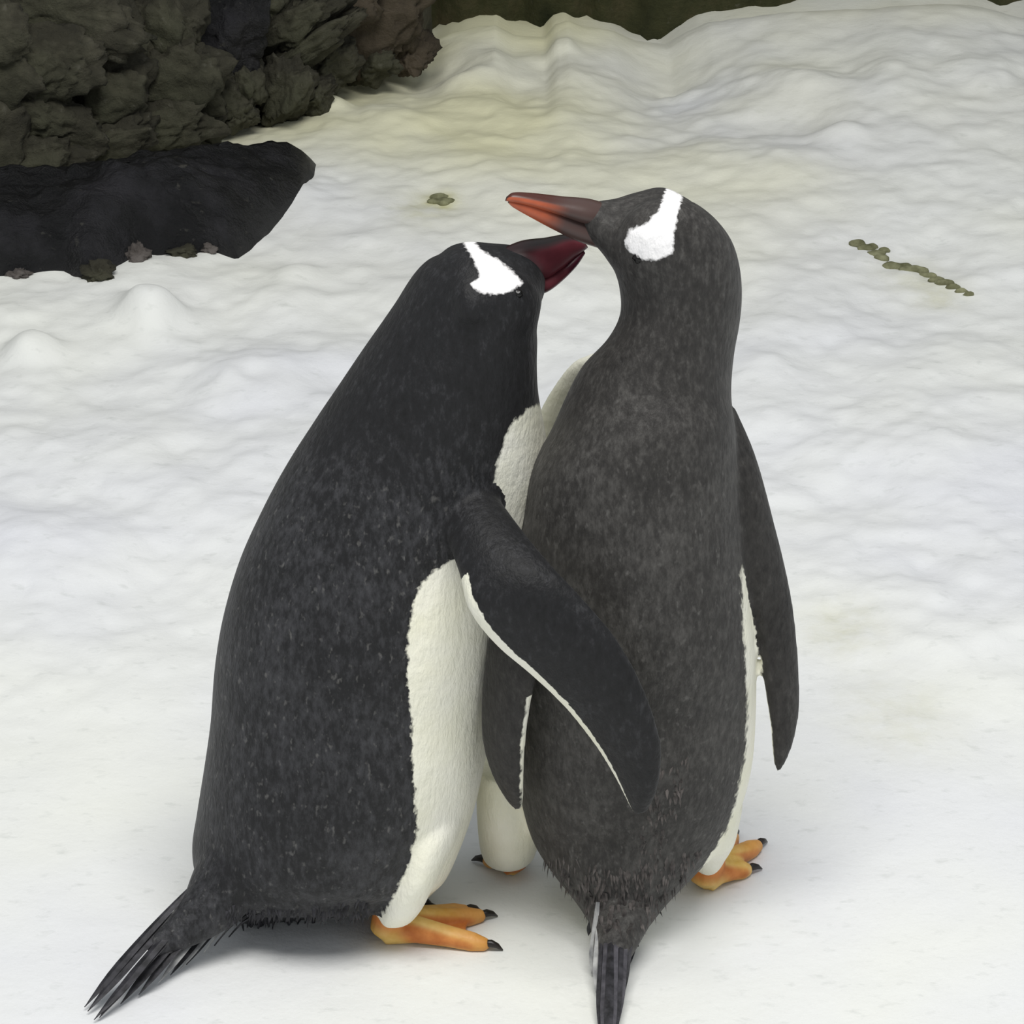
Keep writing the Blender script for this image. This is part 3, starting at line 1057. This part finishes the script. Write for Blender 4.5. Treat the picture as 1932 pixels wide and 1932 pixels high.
shells_b = [loft(body_b, 150, 96, 0.95, b_white), loft(head_b, 60, 64, 0.7),
            flipper(flip_b, 80, 48, 0.4, lambda r, f: (lambda ph, R, q: (math.sin(ph) - .25) * R * .6 if f > .3 else -0.02)),
            flipper(flip_b2, 80, 48, 0.4, lambda r, f: (lambda ph, R, q: 3 * max((math.sin(ph) - .25) * R * .6, (math.cos(ph) - 0.965) * R) if f > .45 else -0.02)),
            loft(leg_b, 40, 40, 0.3, lambda r, f: (lambda ph, R, q: 0.02 if math.cos(ph) > -0.2 or f > .3 else -0.01)),
            loft(tail_base_b, 40, 40, 0.9),
            loft(leg_b2, 40, 40, 0.3, lambda r, f: (lambda ph, R, q: 0.02))]
patch_b = [(1178, 458), (1188, 434), (1222, 420), (1243, 398), (1258, 355), (1288, 366), (1277, 412), (1271, 440), (1270, 475), (1243, 490), (1215, 491), (1186, 473)]
def tone_b(px, py):
    return 0.04 - 0.03 * float(smooth01(1000, 760, py))
BB = skin('body', shells_b, 0.0026, M['plume_b'], PB, patch_b, tone_b)
tb_ = bvh(BB)
bill_piece('upper_bill', [(1165, 394, .008, 1155, 425, .008, .010), (1115, 379, .002, 1108, 420, .002, .013), (1060, 373, -.004, 1052, 402, -.004, .010),
                          (1005, 366, -.010, 997, 386, -.010, .007), (970, 364, -.013, 964, 380, -.013, .0045), (956, 371, -.014, 953, 379, -.014, .0015)],
           M['bill_b'], PB, 0.35, 0.93, 'orange bill with a dark top ridge')
bill_piece('lower_bill', [(1145, 420, .007, 1132, 466, .007, .013), (1105, 412, .001, 1088, 452, .001, .011), (1055, 396, -.004, 1043, 431, -.004, .0085),
                          (1008, 382, -.009, 999, 408, -.009, .006), (975, 377, -.012, 969, 391, -.012, .004), (962, 377, -.0135, 958, 382, -.0135, .0015)],
           M['bill_b'], PB, None, 0.95, 'orange lower bill')
eye(PB, tb_, 1201, 489, 0.0045)
foot(PB, (1332, 1674), [(1384, 1588), (1430, 1604), (1412, 1650)], 0.034, (0.001, 0.002), 1.2)
foot(PB, (968, 1650), [(916, 1634), (936, 1620), (965, 1614)], 0.03, (0.0, 0.004))

tb_specs = [((1138, 1745), -.075, (1130, 1955), .0036, 0), ((1146, 1748), -.078, (1138, 1985), .0038, 2), ((1154, 1750), -.080, (1146, 1998), .0040, 0), ((1162, 1750), -.080, (1153, 1994), .0038, 2),
            ((1172, 1748), -.078, (1161, 1972), .0038, 0), ((1182, 1744), -.075, (1168, 1940), .0036, 2), ((1194, 1738), -.075, (1172, 1900), .0036, 0), ((1206, 1738), -.062, (1184, 1838), .0036, 0),
            ((1130, 1752), -.080, (1124, 1885), .0036, 1), ((1124, 1748), -.078, (1116, 1845), .0034, 1), ((1122, 1735), -.062, (1110, 1775), .0032, 0), ((1216, 1728), -.058, (1204, 1798), .0034, 0)]
for k, ((bx_, by_), Y, (tx_, ty_), wd, pale) in enumerate(tb_specs):
    a = at(bx_, by_, Y)
    b = ground(tx_, ty_, 0.004 + 0.0012 * (k % 3))
    feather('tail_feather', a + (a - b).normalized() * 0.02, b, wd, M[('tail', 'tail_pale', 'tail_mid')[pale]], PB, 0.003)

# ragged feather tips along the lower edge of each back
def seeds_in(tree, boxpoly, n, seed, keep=None):
    r = random.Random(seed); out = []
    xs = [p[0] for p in boxpoly]; ys = [p[1] for p in boxpoly]
    while len(out) < n:
        px, py = r.uniform(min(xs), max(xs)), r.uniform(min(ys), max(ys))
        if poly_sdf(px, py, boxpoly) < 0: continue
        p, nrm = shoot(tree, px, py)
        n -= 1 if p is None else 0
        if p is not None: out.append((p, nrm))
    return out
tufts(PA, BA, seeds_in(ta, [(420, 1715), (560, 1712), (690, 1695), (715, 1712), (690, 1740), (430, 1750)], 220, 3), 0.014, M['tuft_a'], 5, Vector((-0.12, -.1, -1)), 0.05, 0.0014)
tufts(PB, BB, seeds_in(tb_, [(1015, 1600), (1090, 1630), (1200, 1640), (1330, 1595), (1250, 1720), (1190, 1770), (1120, 1760), (1050, 1680)], 260, 4), 0.015, M['tuft_b'], 6, Vector((0, -.45, -1)), 0.03, 0.0014)
tufts(PB, BB, seeds_in(tb_, [(1230, 1440), (1300, 1430), (1290, 1500), (1240, 1640), (1200, 1640)], 80, 8), 0.012, M['tuft_b'], 9, Vector((0, -.25, -1)), 0.03, 0.0013)
